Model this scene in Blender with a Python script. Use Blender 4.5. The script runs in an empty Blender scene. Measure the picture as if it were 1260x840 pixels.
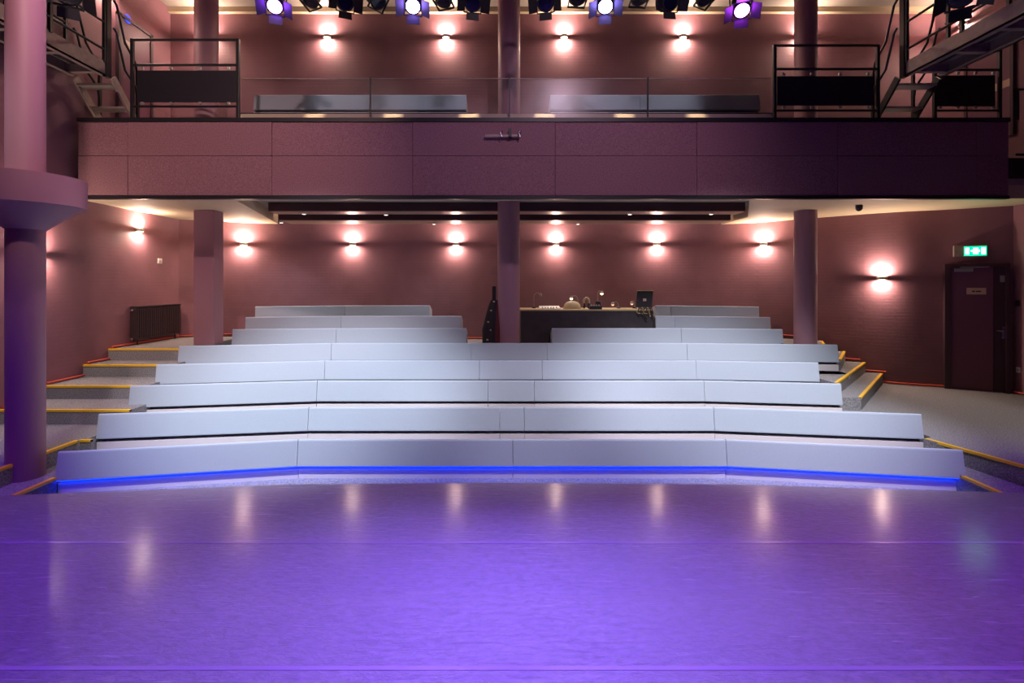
import bpy, bmesh, math, random
from mathutils import Vector, Matrix
random.seed(7)
SC = bpy.context.scene
COL = SC.collection
F = 600.0; VX = 617.0; HY = 350.0; EYE = 1.95      # focal length in px, vanishing point, eye height above the stage

# ------------------------------------------------------------------ camera
cam = bpy.data.cameras.new('camera'); co = bpy.data.objects.new('camera', cam); COL.objects.link(co)
co.location = (0, 0, EYE); co.rotation_euler = (math.pi/2, 0, 0)
cam.sensor_width = 36; cam.lens = 36*F/1260; cam.shift_x = (630-VX)/1260; cam.shift_y = -(420-HY)/1260
cam.clip_start = .05; cam.clip_end = 60
SC.camera = co
# ------------------------------------------------------------------ world, exposure
w = bpy.data.worlds.new('world'); SC.world = w; w.use_nodes = True
w.node_tree.nodes['Background'].inputs[0].default_value = (.5, .42, .5, 1)
w.node_tree.nodes['Background'].inputs[1].default_value = .02
SC.view_settings.view_transform = 'Standard'; SC.view_settings.look = 'None'
SC.view_settings.exposure = 1.0; SC.view_settings.gamma = 1; SC.view_settings.use_curve_mapping = False

# ------------------------------------------------------------------ stage lighting over the hall
def spot(loc, target, power, color, angle, blend=.6, radius=.12):
    l = bpy.data.lights.new('spot_light', 'SPOT'); l.energy = power; l.color = color
    l.spot_size = math.radians(angle); l.spot_blend = blend; l.shadow_soft_size = radius
    o = bpy.data.objects.new('spot_light', l); COL.objects.link(o); o.location = loc
    o.rotation_euler = (Vector(target)-Vector(loc)).to_track_quat('-Z', 'Y').to_euler()
    return o
# cool white front light on the seating, from the stage ceiling
spot((-2.7, 2.6, 6.6), (-2.8, 6.8, .5), 2500, (.86, .91, 1), 43, .9)
spot((.6, 2.6, 6.6), (.4, 6.4, .4), 1000, (.92, .91, 1), 34, 1)
spot((3.4, 2.6, 6.6), (3.3, 6.8, .5), 2300, (.92, .93, 1), 43, .9)
spot((5.4, 3.4, 6.5), (6.5, 6.2, .2), 330, (1, .95, .92), 34, 1)
spot((-5.3, 3.3, 6.5), (-5.7, 6.6, .3), 330, (.95, .95, 1), 30, 1)
# pink light that catches the near column and its collar
spot((-2.7, 5.1, 7.1), (-4.9, 5.0, 3.4), 170, (1, .52, .84), 44, .5, .05)
# rosy fill spots added to brighten the balcony front
spot((-2.4, 1.5, 7.0), (-4.6, 7.3, 3.5), 560, (1, .66, .62), 60, 1)
spot((1.6, 1.5, 7.0), (.8, 7.3, 3.3), 280, (1, .68, .88), 66, 1)
# violet wash on the stage from the lanterns over the stage
for x, c, p in ((-4.6, (.20, .025, 1), 820), (-1.6, (.21, .03, 1), 520), (1.6, (.23, .03, 1), 520), (4.6, (.29, .02, 1), 640)):
    spot((x, 1.5, 6.9), (x*1.05, 2.5, 0), p, c, 60, .9, .2)

# ------------------------------------------------------------------ helpers
def P(px, py, d):                       # a point measured in the photo at depth d
    return Vector(((px-VX)*d/F, d, EYE+(HY-py)*d/F))
def XW(px, d): return (px-VX)*d/F
def ZW(py, d): return EYE+(HY-py)*d/F

class MB:
    def __init__(s): s.v = []; s.f = []; s.sm = []
    def poly(s, vs, fs, smooth=False):
        o = len(s.v); s.v += [tuple(v) for v in vs]
        for f in fs: s.f.append([i+o for i in f]); s.sm.append(smooth)
        return s
    def box(s, x0, x1, y0, y1, z0, z1):
        vs = [(x, y, z) for z in (z0, z1) for y in (y0, y1) for x in (x0, x1)]
        return s.poly(vs, [(0,2,3,1),(4,5,7,6),(0,1,5,4),(2,6,7,3),(0,4,6,2),(1,3,7,5)])
    def obox(s, c, r, f, u, a, b, h):   # oriented box, half sizes
        c, r, f, u = map(Vector, (c, r, f, u))
        vs = [c+r*i*a+f*j*b+u*k*h for k in (-1,1) for j in (-1,1) for i in (-1,1)]
        return s.poly(vs, [(0,2,3,1),(4,5,7,6),(0,1,5,4),(2,6,7,3),(0,4,6,2),(1,3,7,5)])
    def rbox(s, x0, x1, y0, y1, z0, z1, b=.01):     # box with chamfered edges
        bm = bmesh.new(); bmesh.ops.create_cube(bm, size=1)
        for v in bm.verts: v.co = ((x0+x1)/2+v.co.x*(x1-x0), (y0+y1)/2+v.co.y*(y1-y0), (z0+z1)/2+v.co.z*(z1-z0))
        bmesh.ops.bevel(bm, geom=bm.edges[:], offset=b, segments=2, affect='EDGES', profile=.6)
        bm.verts.index_update(); s.poly([v.co[:] for v in bm.verts], [[v.index for v in f.verts] for f in bm.faces]); bm.free(); return s
    def prism(s, pts, z0, z1):          # plan polygon, counter-clockwise
        a = sum(pts[i][0]*pts[(i+1) % len(pts)][1]-pts[(i+1) % len(pts)][0]*pts[i][1] for i in range(len(pts)))
        if a < 0: pts = pts[::-1]
        n = len(pts); vs = [(x, y, z0) for x, y in pts]+[(x, y, z1) for x, y in pts]
        return s.poly(vs, [list(range(n))[::-1], list(range(n, 2*n))]+[(i, (i+1) % n, n+(i+1) % n, n+i) for i in range(n)])
    def loft(s, rings, smooth=True, cap=True):
        n = len(rings[0]); vs = [p for r in rings for p in r]; fs = []
        for k in range(len(rings)-1):
            for i in range(n): fs.append((k*n+i, k*n+(i+1) % n, (k+1)*n+(i+1) % n, (k+1)*n+i))
        s.poly(vs, fs, smooth)
        if cap: s.poly(rings[0], [list(range(n))[::-1]]); s.poly(rings[-1], [list(range(n))])
        return s
    def tube(s, pts, r, n=8):
        pts = [Vector(p) for p in pts]; rings = []; prev = None
        for i, p in enumerate(pts):
            t = (pts[min(i+1, len(pts)-1)]-pts[max(i-1, 0)]).normalized()
            ref = prev if prev is not None else (Vector((0, 0, 1)) if abs(t.z) < .9 else Vector((1, 0, 0)))
            a = (ref-t*ref.dot(t)).normalized(); b = t.cross(a); prev = a
            rings.append([p+(a*math.cos(q)+b*math.sin(q))*r for q in (2*math.pi*k/n for k in range(n))])
        return s.loft(rings)
    def lathe(s, prof, c=(0,0,0), axis=(0,0,1), n=24, smooth=True):     # prof: (radius, distance along axis)
        c = Vector(c); t = Vector(axis).normalized(); ref = Vector((1,0,0)) if abs(t.x) < .9 else Vector((0,1,0))
        a = (ref-t*ref.dot(t)).normalized(); b = t.cross(a)
        return s.loft([[c+t*h+(a*math.cos(q)+b*math.sin(q))*max(r, .0005) for q in (2*math.pi*k/n for k in range(n))] for r, h in prof], smooth)
    def sweep(s, A, B, nA, nB, prof, smooth=False):     # profile (v, z) between two plan points with offset directions
        ra = [(A[0]+nA[0]*v, A[1]+nA[1]*v, z) for v, z in prof]; rb = [(B[0]+nB[0]*v, B[1]+nB[1]*v, z) for v, z in prof]
        return s.loft([ra, rb], smooth)
    def build(s, name, mat, parent=None):
        me = bpy.data.meshes.new(name)
        off = Vector(parent['_o']) if parent is not None and '_o' in parent else Vector((0,0,0))
        me.from_pydata([Vector(v)-off for v in s.v], [], s.f); me.materials.append(mat)
        for p, q in zip(me.polygons, s.sm): p.use_smooth = q
        bm = bmesh.new(); bm.from_mesh(me); bmesh.ops.recalc_face_normals(bm, faces=bm.faces); bm.to_mesh(me); bm.free()
        o = bpy.data.objects.new(name, me); COL.objects.link(o)
        if parent is not None: o.parent = parent; o['_o'] = tuple(off)
        return o
def tag(o, label=None, cat=None, group=None, kind=None):
    if label: o['label'] = label
    if cat: o['category'] = cat
    if group: o['group'] = group
    if kind: o['kind'] = kind
    return o
def thing(name, loc, label=None, cat=None, group=None, kind=None):
    o = bpy.data.objects.new(name, None); COL.objects.link(o); o.location = loc; o['_o'] = tuple(loc); o.empty_display_size = .1
    return tag(o, label, cat, group, kind)

# ------------------------------------------------------------------ materials
def mat(name, col, rough=.6, metal=0, noise=0, scale=20, bump=0, bscale=60, emit=None, estr=0, spec=.5, col2=None, trans=0):
    m = bpy.data.materials.new(name); m.use_nodes = True; nt = m.node_tree; b = nt.nodes['Principled BSDF']
    b.inputs['Base Color'].default_value = (*col, 1); b.inputs['Roughness'].default_value = rough
    b.inputs['Metallic'].default_value = metal; b.inputs['Specular IOR Level'].default_value = spec
    if trans: b.inputs['Transmission Weight'].default_value = trans
    if emit: b.inputs['Emission Color'].default_value = (*emit, 1); b.inputs['Emission Strength'].default_value = estr
    tc = nt.nodes.new('ShaderNodeTexCoord')
    if noise or col2:
        n = nt.nodes.new('ShaderNodeTexNoise'); n.inputs['Scale'].default_value = scale; n.inputs['Detail'].default_value = 6
        nt.links.new(tc.outputs['Object'], n.inputs['Vector'])
        r = nt.nodes.new('ShaderNodeValToRGB'); r.color_ramp.elements[0].position = .3; r.color_ramp.elements[1].position = .7
        c2 = col2 if col2 else tuple(min(1, c*(1+noise)) for c in col)
        c1 = col if col2 else tuple(c*(1-noise) for c in col)
        r.color_ramp.elements[0].color = (*c1, 1); r.color_ramp.elements[1].color = (*c2, 1)
        nt.links.new(n.outputs['Fac'], r.inputs['Fac']); nt.links.new(r.outputs['Color'], b.inputs['Base Color'])
    if bump:
        n2 = nt.nodes.new('ShaderNodeTexNoise'); n2.inputs['Scale'].default_value = bscale; n2.inputs['Detail'].default_value = 4
        nt.links.new(tc.outputs['Object'], n2.inputs['Vector'])
        bp = nt.nodes.new('ShaderNodeBump'); bp.inputs['Strength'].default_value = bump; bp.inputs['Distance'].default_value = .01
        nt.links.new(n2.outputs['Fac'], bp.inputs['Height']); nt.links.new(bp.outputs['Normal'], b.inputs['Normal'])
    return m
def brick_wall(name, col):              # painted brick: fine courses as relief
    m = mat(name, col, .62, noise=.08, scale=3); nt = m.node_tree; b = nt.nodes['Principled BSDF']
    tc = nt.nodes.new('ShaderNodeTexCoord'); sx = nt.nodes.new('ShaderNodeSeparateXYZ'); cx = nt.nodes.new('ShaderNodeCombineXYZ'); ad = nt.nodes.new('ShaderNodeMath')
    nt.links.new(tc.outputs['Object'], sx.inputs[0]); nt.links.new(sx.outputs['X'], ad.inputs[0]); nt.links.new(sx.outputs['Y'], ad.inputs[1])
    nt.links.new(ad.outputs[0], cx.inputs['X']); nt.links.new(sx.outputs['Z'], cx.inputs['Y'])
    br = nt.nodes.new('ShaderNodeTexBrick'); br.inputs['Scale'].default_value = 1; br.inputs['Brick Width'].default_value = .22; br.inputs['Row Height'].default_value = .062
    br.inputs['Mortar Size'].default_value = .006; br.inputs['Color1'].default_value = (1,1,1,1); br.inputs['Color2'].default_value = (.9,.9,.9,1); br.inputs['Mortar'].default_value = (0,0,0,1)
    nt.links.new(cx.outputs[0], br.inputs['Vector'])
    bp = nt.nodes.new('ShaderNodeBump'); bp.inputs['Strength'].default_value = .35; bp.inputs['Distance'].default_value = .006
    nt.links.new(br.outputs['Color'], bp.inputs['Height']); nt.links.new(bp.outputs['Normal'], b.inputs['Normal'])
    return m
def vinyl(name):                        # scuffed dance vinyl
    m = mat(name, (.30, .28, .32), .36); nt = m.node_tree; b = nt.nodes['Principled BSDF']; L = nt.links.new
    tc = nt.nodes.new('ShaderNodeTexCoord')
    def streak(rot, sx, sy, scale, lo, hi):
        mp = nt.nodes.new('ShaderNodeMapping'); mp.inputs['Rotation'].default_value = (0, 0, rot); mp.inputs['Scale'].default_value = (sx, sy, 1)
        n = nt.nodes.new('ShaderNodeTexNoise'); n.inputs['Scale'].default_value = scale; n.inputs['Detail'].default_value = 8; n.inputs['Roughness'].default_value = .7; n.inputs['Distortion'].default_value = .4
        L(tc.outputs['Object'], mp.inputs['Vector']); L(mp.outputs['Vector'], n.inputs['Vector'])
        r = nt.nodes.new('ShaderNodeMapRange'); r.inputs['From Min'].default_value = lo; r.inputs['From Max'].default_value = hi; L(n.outputs['Fac'], r.inputs['Value']); return r.outputs['Result']
    a = streak(.9, 1, 18, 3.0, .58, .68); c = streak(-1.0, 1, 20, 2.6, .59, .69); e = streak(.6, 1, 1.8, 15, .38, .64); g = streak(1.6, 1, 16, 3.4, .6, .7)
    s1 = nt.nodes.new('ShaderNodeMath'); s1.operation = 'MAXIMUM'; L(a, s1.inputs[0]); L(c, s1.inputs[1])
    s2 = nt.nodes.new('ShaderNodeMath'); s2.operation = 'MAXIMUM'; L(s1.outputs[0], s2.inputs[0]); L(g, s2.inputs[1])
    mx = nt.nodes.new('ShaderNodeMixRGB'); mx.inputs[1].default_value = (.13, .12, .145, 1); mx.inputs[2].default_value = (.21, .195, .225, 1); L(e, mx.inputs[0])
    m2 = nt.nodes.new('ShaderNodeMixRGB'); m2.inputs[2].default_value = (.36, .33, .38, 1); L(mx.outputs[0], m2.inputs[1])
    sc = nt.nodes.new('ShaderNodeMath'); sc.operation = 'MULTIPLY'; sc.inputs[1].default_value = .9; L(s2.outputs[0], sc.inputs[0]); L(sc.outputs[0], m2.inputs[0])
    L(m2.outputs[0], b.inputs['Base Color'])
    b.inputs['Coat Weight'].default_value = .28; b.inputs['Coat Roughness'].default_value = .17
    rr = nt.nodes.new('ShaderNodeMapRange'); b.inputs['Specular IOR Level'].default_value = .75; rr.inputs['To Min'].default_value = .36; rr.inputs['To Max'].default_value = .50; L(e, rr.inputs['Value']); L(rr.outputs['Result'], b.inputs['Roughness'])
    bp = nt.nodes.new('ShaderNodeBump'); bp.inputs['Strength'].default_value = .5; bp.inputs['Distance'].default_value = .004
    ad = nt.nodes.new('ShaderNodeMath'); L(e, ad.inputs[0]); L(s2.outputs[0], ad.inputs[1]); L(ad.outputs[0], bp.inputs['Height']); L(bp.outputs['Normal'], b.inputs['Normal'])
    return m
M = dict(
    wall=brick_wall('painted_brick', (.245, .108, .132)),
    dark_wall=mat('dark_stage_wall', (.03, .025, .03), .8),
    fascia=mat('fibre_board', (.25, .12, .135), .75, noise=.4, scale=70, bump=.4, bscale=120),
    vinyl=vinyl('stage_vinyl'), tape=mat('clear_tape', (.30, .27, .33), .25),
    carpet=mat('grey_carpet', (.24, .23, .24), .95, noise=.5, scale=75, bump=.5, bscale=300, spec=.1),
    nosing=mat('yellow_nosing', (.80, .46, .02), .5), rope=mat('red_rope_light', (.42, .06, .035), .5, emit=(1, .10, .03), estr=.015),
    fabric=mat('blue_grey_fabric', (.36, .40, .47), .85, noise=.10, scale=220, bump=.15, bscale=400, spec=.2),
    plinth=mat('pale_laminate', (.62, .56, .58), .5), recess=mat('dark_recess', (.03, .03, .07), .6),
    led=mat('blue_light_strip', (.02, .05, .6), .5, emit=(.002, .03, 1), estr=9),
    column=mat('column_paint', (.30, .15, .19), .55, bump=.06, bscale=30), cream=mat('cream_paint', (.50, .40, .27), .7),
    ceil=mat('grey_ceiling', (.30, .26, .22), .8), raft=mat('maroon_raft', (.05, .018, .022), .45),
    raft_under=mat('raft_underside', (.35, .24, .18), .35),  # wall lamp glow put into a paler, warmer underside colour
    black=mat('black_steel', (.012, .011, .014), .45), steel=mat('brown_grey_steel', (.30, .235, .20), .5, metal=.2, noise=.15, scale=12),
    alu=mat('aluminium', (.5, .48, .44), .4, metal=.7), panel=mat('black_panel', (.012, .010, .014), .55),
    blackp=mat('black_plastic', (.015, .014, .018), .5), door=mat('aubergine_door', (.17, .06, .10), .5), frame=mat('door_frame', (.06, .025, .035), .5),
    chrome=mat('chrome', (.7, .68, .66), .25, metal=1), white=mat('white_plastic', (.75, .70, .62), .5), dark=mat('dark_desk', (.03, .022, .026), .6, noise=.3, scale=5),
    lamp=mat('lamp_body', (.55, .5, .45), .4, metal=.5), glow=mat('lamp_lens', (1, .9, .75), .4, emit=(1, .74, .5), estr=22),
    dot=mat('downlight_lens', (1, .95, .85), .4, emit=(1, .85, .7), estr=2.2), bulb=mat('desk_bulb', (1, .8, .6), .4, emit=(1, .6, .3), estr=9),
    dim=mat('small_indicator', (.9, .6, .45), .4, emit=(1, .55, .35), estr=.7), beige=mat('beige_shell', (.45, .34, .17), .6), brass=mat('brass_clip', (.5, .36, .18), .4, metal=.6),
    rad=mat('radiator_enamel', (.035, .02, .025), .45), maroon=mat('maroon_cloth', (.10, .015, .02), .9), cloth=mat('black_cloth', (.015, .013, .02), .9),
    green=mat('exit_green', (.0, .5, .25), .4, emit=(.0, .8, .30), estr=1.0), exitw=mat('exit_white', (.9, 1, .95), .4, emit=(.6, 1, .8), estr=2.6), sign=mat('beige_plate', (.55, .38, .28), .5),
    ink=mat('dark_ink', (.06, .03, .03), .6), bluesign=mat('blue_sign', (.01, .04, .6), .4, emit=(.02, .08, 1), estr=.4), offlens=mat('dark_blue_lens', (.006, .007, .03), .15))
g = bpy.data.materials.new('rail_glass'); g.use_nodes = True
gn = g.node_tree; gn.nodes.remove(gn.nodes['Principled BSDF'])
gt = gn.nodes.new('ShaderNodeBsdfTransparent'); gt.inputs[0].default_value = (.93, .94, .95, 1); gg = gn.nodes.new('ShaderNodeBsdfGlossy'); gg.inputs['Roughness'].default_value = .25
gf = gn.nodes.new('ShaderNodeMixShader'); gf.inputs[0].default_value = .012
gn.links.new(gt.outputs[0], gf.inputs[1]); gn.links.new(gg.outputs[0], gf.inputs[2]); gn.links.new(gf.outputs[0], gn.nodes['Material Output'].inputs['Surface'])
M['glass'] = g
def lens(name, col, s): return mat(name, (1, 1, 1), .3, emit=col, estr=s)

# ------------------------------------------------------------------ levels and rows
TOP = [.225+.183*i for i in range(8)]; LV = [t-.43 for t in TOP]      # bench tops and the floor level of each row
BASE = -.5
def catmull(p, k=6):
    out = []
    for i in range(len(p)-1):
        a, b, c, d = (Vector(p[max(i-1, 0)]), Vector(p[i]), Vector(p[i+1]), Vector(p[min(i+2, len(p)-1)]))
        for j in range(k):
            t = j/k; out.append(tuple(.5*((2*b)+(c-a)*t+(2*a-5*b+4*c-d)*t*t+(3*b-a-3*c+d)*t*t*t)))
    return out+[tuple(p[-1])]
LWX = -6.45; RWX = 8.45; UC = EYE+5.37                                # left and right wall, upper ceiling
LC = EYE+1.30; HC = EYE+1.50; BF = EYE+2.47                           # low ceiling, raised ceiling, balcony floor
BW = catmull([(LWX, 9.75), (-5.3, 10.3), (-3.2, 10.85), (-1, 11.1), (1.2, 11.15), (3.3, 10.95), (4.6, 10.6), (5.3, 10.3), (5.9, 9.75), (6.5, 9.2), (7.1, 8.75), (7.78, 8.45), (RWX, 8.05)], 8)
def wall_at(px):
    t = (px-VX)/F
    for a, b in zip(BW, BW[1:]):
        fa, fb = a[0]-t*a[1], b[0]-t*b[1]
        if fa <= 0 <= fb:
            q = -fa/(fb-fa+1e-9); p = Vector(a).lerp(Vector(b), q); e = (Vector(b)-Vector(a)).normalized()
            return p, Vector((e.y, -e.x)), e
def strip_wall(pts, z0, z1, th):        # wall following a plan line, thickness behind it
    m = MB(); n = len(pts); off = []
    for i, p in enumerate(pts):
        e = (Vector(pts[min(i+1, n-1)])-Vector(pts[max(i-1, 0)])).normalized(); off.append((p[0]-e.y*th, p[1]+e.x*th))
    rings = [[(p[0], p[1], z0), (o[0], o[1], z0), (o[0], o[1], z1), (p[0], p[1], z1)] for p, o in zip(pts, off)]
    m.loft([r[1:]+r[:1] for r in rings], False)
    m2 = MB(); m2.v = m.v; m2.f = []; m2.sm = []
    for f, q in zip(m.f, m.sm):
        if not all(i % 4 in (2, 3) for i in f) or len(f) != 4 or max(f) >= 4*n: m2.f.append(f); m2.sm.append(q)
    o = len(m2.v); m2.v += [(p[0], p[1], z) for p in pts for z in (z0, z1)]
    for i in range(n-1): m2.f.append([o+2*i, o+2*i+2, o+2*i+3, o+2*i+1]); m2.sm.append(True)
    return m2

# ------------------------------------------------------------------ shell
tag(strip_wall(BW, BASE, LC+.2, .2).build('wall_back', M['wall']), 'dusty red painted brick back wall curving behind the seating', kind='structure')
tag(MB().box(LWX-.2, LWX, -3.6, 9.95, BASE, UC).build('wall_left', M['wall']), 'dusty red side wall behind the radiator', kind='structure')
tag(MB().box(RWX, RWX+.2, -3.6, 9.75, BASE, UC).build('wall_right', M['wall']), 'dusty red side wall beyond the exit door', kind='structure')
tag(MB().box(LWX, RWX, 9.5, 9.7, BF-.3, UC).build('wall_balcony_back', M['wall']), 'dusty red wall behind the balcony benches', kind='structure')
tag(MB().box(LWX-.2, RWX+.2, -3.8, -3.6, BASE, UC).build('wall_stage', M['dark_wall']), 'black wall behind the stage', kind='structure')
tag(MB().box(LWX-.2, RWX+.2, -3.8, 9.7, UC, UC+.2).build('ceiling', M['ceil']), 'grey brown upper ceiling over the balcony and stage', kind='structure')
tag(MB().box(LWX, RWX, 9.42, 9.5, UC-.1, UC).build('trim_1', M['cream']), 'cream cornice where the balcony wall meets the ceiling', kind='structure')

# low ceiling under the balcony, with the raised central bay
cl = thing('ceiling_lower', (0, 8, LC), 'cream ceiling under the balcony with a raised central bay', kind='structure')
MB().prism([(LWX, 7.36), (RWX, 7.36), (RWX, 7.56), (LWX, 7.56)], LC, HC).build('ceiling_strip', M['cream'], cl)
MB().prism([(LWX, 7.56), (-4.1, 7.56), (-4.85, 10.7), (-4.85, 11.2), (LWX, 11.2)], LC, HC).build('ceiling_panel', M['cream'], cl)
MB().prism([(3.85, 7.56), (RWX, 7.56), (RWX, 11.2), (4.75, 11.2), (4.75, 9.4)], LC, HC).build('ceiling_panel', M['cream'], cl)
MB().box(LWX, RWX, 7.36, 11.4, HC, HC+.1).build('raised_ceiling', M['ceil'], cl)
# balcony slab, fascia, kerb
FX0, FX1 = XW(97, 7.3), XW(1240, 7.3)
tag(MB().box(FX0, FX1, 7.36, 9.5, HC+.1, BF).build('floor_balcony', M['carpet']), 'carpeted balcony floor behind the panelled front', kind='structure')
fa = thing('wall_balcony_front', (0, 7.3, LC), 'long dusky red panelled balcony front', kind='structure')
MB().box(FX0, FX1, 7.315, 7.36, LC, BF-.03).build('backing_board', M['recess'], fa)
zs = [LC+.03, ZW(192, 7.3), BF-.04]
xs = [97, 158, 335, 508, 683, 857, 1030, 1201, 1240]
for k in range(8):
    for j in range(2):
        MB().rbox(XW(xs[k], 7.3)+.003, XW(xs[k+1], 7.3)-.003, 7.285+.004*((k+j) % 2), 7.315, zs[j]+.003, zs[j+1]-.003, .003).build('panel', M['fascia'], fa)
MB().box(FX0-.01, FX1+.01, 7.27, 7.36, BF-.04, BF+.02).build('edge_trim', M['black'], fa)
MB().box(FX0-.01, FX1+.01, 7.28, 7.36, LC-.02, LC+.028).build('edge_trim', M['black'], fa)
ka, kb = XW(293, 7.42), XW(951, 7.42)
MB().loft([[(x, 7.39, BF), (x, 7.39, BF+.02), (x, 7.47, BF+.145), (x, 7.58, BF+.145), (x, 7.58, BF)] for x in (ka, kb)], False).build('kerb', M['cream'], fa)
# gallery edge in the corner past the balcony front
ga = thing('wall_gallery', (8.1, 7.5, LC), 'black gallery edge between the balcony end and the side wall', kind='structure')
MB().box(FX1+.02, RWX, 7.4, 7.6, LC+.02, EYE+1.92).build('slab_edge', M['black'], ga)

# ------------------------------------------------------------------ floor: tiers, steps, landings
fl = thing('floor', (0, 6, 0), 'grey carpeted seating tiers, steps and side landings', kind='structure')
def line(n):                            # plan line of a row: outer ends and the two kinks
    h = EYE-TOP[n]
    Y = [5.43, 6.13, 6.91, 7.55, 8.275, 9.05, 9.75, 10.4][n]
    kx = [(367, 893), (380, 878), (390.5, 866), (400, 856), (408, 845), (414, 838), (420, 830), (425, 825)][n]
    ends = [((71, 556), (1185, 553.5)), ((121, 509.4), (1134, 509.4)), ((160, 474.6), (1035, 472)), ((192.4, 448.4), (1007, 445.8)), ((220, 425.6), (1030.6, 424)),
            ((286, 405), (963, 405)), ((302, 390.2), (948, 390.2)), ((314, 376.9), (934, 377.1))][n]
    dl = F*h/(ends[0][1]-HY); dr = F*h/(ends[1][1]-HY)
    dl = min(dl, Y); dr = min(dr, Y)
    return [(XW(ends[0][0], dl), dl), (XW(kx[0], Y), Y), (XW(kx[1], Y), Y), (XW(ends[1][0], dr), dr)]
def normals(pl):
    es = [(Vector(b)-Vector(a)).normalized() for a, b in zip(pl, pl[1:])]; ns = [Vector((-e.y, e.x)) for e in es]; out = [ns[0]]
    for a, b in zip(ns, ns[1:]):
        m = (a+b).normalized(); out.append(m/max(m.dot(a), .3))
    return out+[ns[-1]]
def interp(pl, ns, px):                 # the point of a row line seen at picture column px, with its offset direction
    t = (px-VX)/F
    for i in range(len(pl)-1):
        a, b = pl[i], pl[i+1]; fa, fb = a[0]-t*a[1], b[0]-t*b[1]
        if fa-1e-6 <= 0 <= fb+1e-6:
            q = max(0, min(1, -fa/(fb-fa))); e = (Vector(b)-Vector(a)).normalized(); n = Vector((-e.y, e.x))
            if q < .004: n = ns[i]
            if q > .996: n = ns[i+1]
            return Vector(a).lerp(Vector(b), q), n, e
ROW = [line(n) for n in range(8)]; NRM = [normals(l) for l in ROW]
def tier(n, pts, ns, v0, v1):
    m = MB()
    prof = [(v0, LV[n]), (v1, LV[n]), (v1, BASE), (v0+.05, BASE), (v0+.05, LV[n]-.07), (v0, LV[n]-.07)]
    m.loft([[(p[0]+k[0]*v, p[1]+k[1]*v, z) for v, z in prof] for p, k in zip(pts, ns)], False)
    return m.build('tier', M['carpet'], fl)
for n in range(5):
    tier(n, ROW[n], NRM[n], -.33, .42 if n < 4 else .5)
MB().prism([(-5.2, 8.72), (5.3, 8.72), (5.3, 9.9), (3.3, 10.75), (1.2, 11.1), (-1, 11.05), (-3.2, 10.7), (-5.2, 10.1)], BASE, LV[5]).build('tier', M['carpet'], fl)
for n in (6, 7):
    for s in (0, 1):
        if s == 0: a, b, c = [interp(ROW[n], NRM[n], p) for p in ((302, 420, 568) if n == 6 else (314, 425, 529))]
        else: a, b, c = [interp(ROW[n], NRM[n], p) for p in ((806, 830, 948) if n == 6 else (806, 825, 934))]
        tier(n, [q[0] for q in (a, b, c)], [q[1] for q in (a, b, c)], -.13, .40 if n == 6 else .36)
def step(name, pts, z, nose=None):
    o = MB().prism(pts, BASE, z).build(name, M['carpet'], fl)
    if nose:
        for a, b in zip(nose, nose[1:]):
            a, b = Vector(a), Vector(b); e = (b-a).normalized(); n = Vector((-e.y, e.x))
            m = MB().prism([tuple(a-n*.006), tuple(b-n*.006), tuple(b+n*.035), tuple(a+n*.035)], z-.022, z+.005)
            m.build('nosing', M['nosing'], o)
# radiator side
step('step', [(-4.86, 4.55), (-4.58, 4.55), (-4.58, 5.02), (-4.80, 5.62), (-4.86, 5.6)], LV[1], [(-4.58, 4.98), (-4.58, 4.55)])
step('landing', [(LWX, 4.5), (-4.86, 4.5), (-4.86, 5.58), (-4.80, 5.64), (-4.82, 6.3), (LWX, 6.3)], LV[2], [(-4.74, 5.66), (-4.84, 5.64), (-4.86, 4.5)][0:0] or None)
o = [c for c in fl.children if c.name.startswith('landing')][0]
for a, b in (((-4.86, 4.5), (-4.86, 5.58)),):
    MB().box(-4.90, -4.855, 4.5, 5.6, LV[2]-.022, LV[2]+.005).build('nosing', M['nosing'], o)
MB().box(-4.86, -4.72, 5.6, 5.66, LV[2]-.18, LV[2]).build('nosing_base', M['carpet'], o)
MB().box(-4.86, -4.72, 5.594, 5.635, LV[2]-.02, LV[2]+.005).build('nosing', M['nosing'], o)
for k, (y0, y1, xr) in enumerate(((6.24, 6.9, -4.76), (6.84, 7.6, -5.0), (7.52, 8.06, -5.09), (8.0, 9.9, -5.2))):
    step('step', [(LWX, y0), (xr, y0), (xr, y1), (LWX, y1)], LV[3+k], [(LWX, y0), (xr, y0)])
# door side
step('step', [(4.72, 4.55), (5.12, 4.55), (4.98, 5.66), (4.84, 5.62), (4.76, 5.2)], LV[1], [(4.72, 4.55), (4.74, 5.02)][::-1])
step('landing', [(5.24, 4.5), (RWX, 4.5), (RWX, 8.2), (7.1, 8.95), (6.2, 9.2), (4.7, 7.4), (4.7, 6.3), (5.06, 6.25), (5.04, 5.72), (4.90, 5.66), (5.0, 5.4)], LV[2], [(4.92, 5.66), (5.24, 4.5)])
step('step', [(4.72, 6.94), (5.12, 6.94), (6.9, 8.82), (6.0, 9.25), (4.72, 8.0)], LV[3], [(5.12, 6.94), (6.88, 8.80)])
step('step', [(4.82, 7.02), (6.66, 8.92), (5.9, 9.3), (4.82, 7.95)], LV[4], [(4.86, 7.06), (6.66, 8.92)])
step('step', [(5.60, 8.05), (6.38, 9.05), (5.8, 9.35), (5.3, 9.0)], LV[5], [(5.64, 8.10), (6.38, 9.05)])
step('step', [(5.05, 8.62), (5.72, 8.62), (6.05, 9.2), (5.25, 9.75), (5.05, 9.75)], LV[6], [(5.72, 8.62), (6.02, 9.15)])
MB().prism([(-5.3, 4.5), (5.3, 4.5), (5.3, 5.6), (-5.3, 5.6)], BASE-.1, LV[0]-.01).build('channel_floor', M['carpet'], fl)

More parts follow.
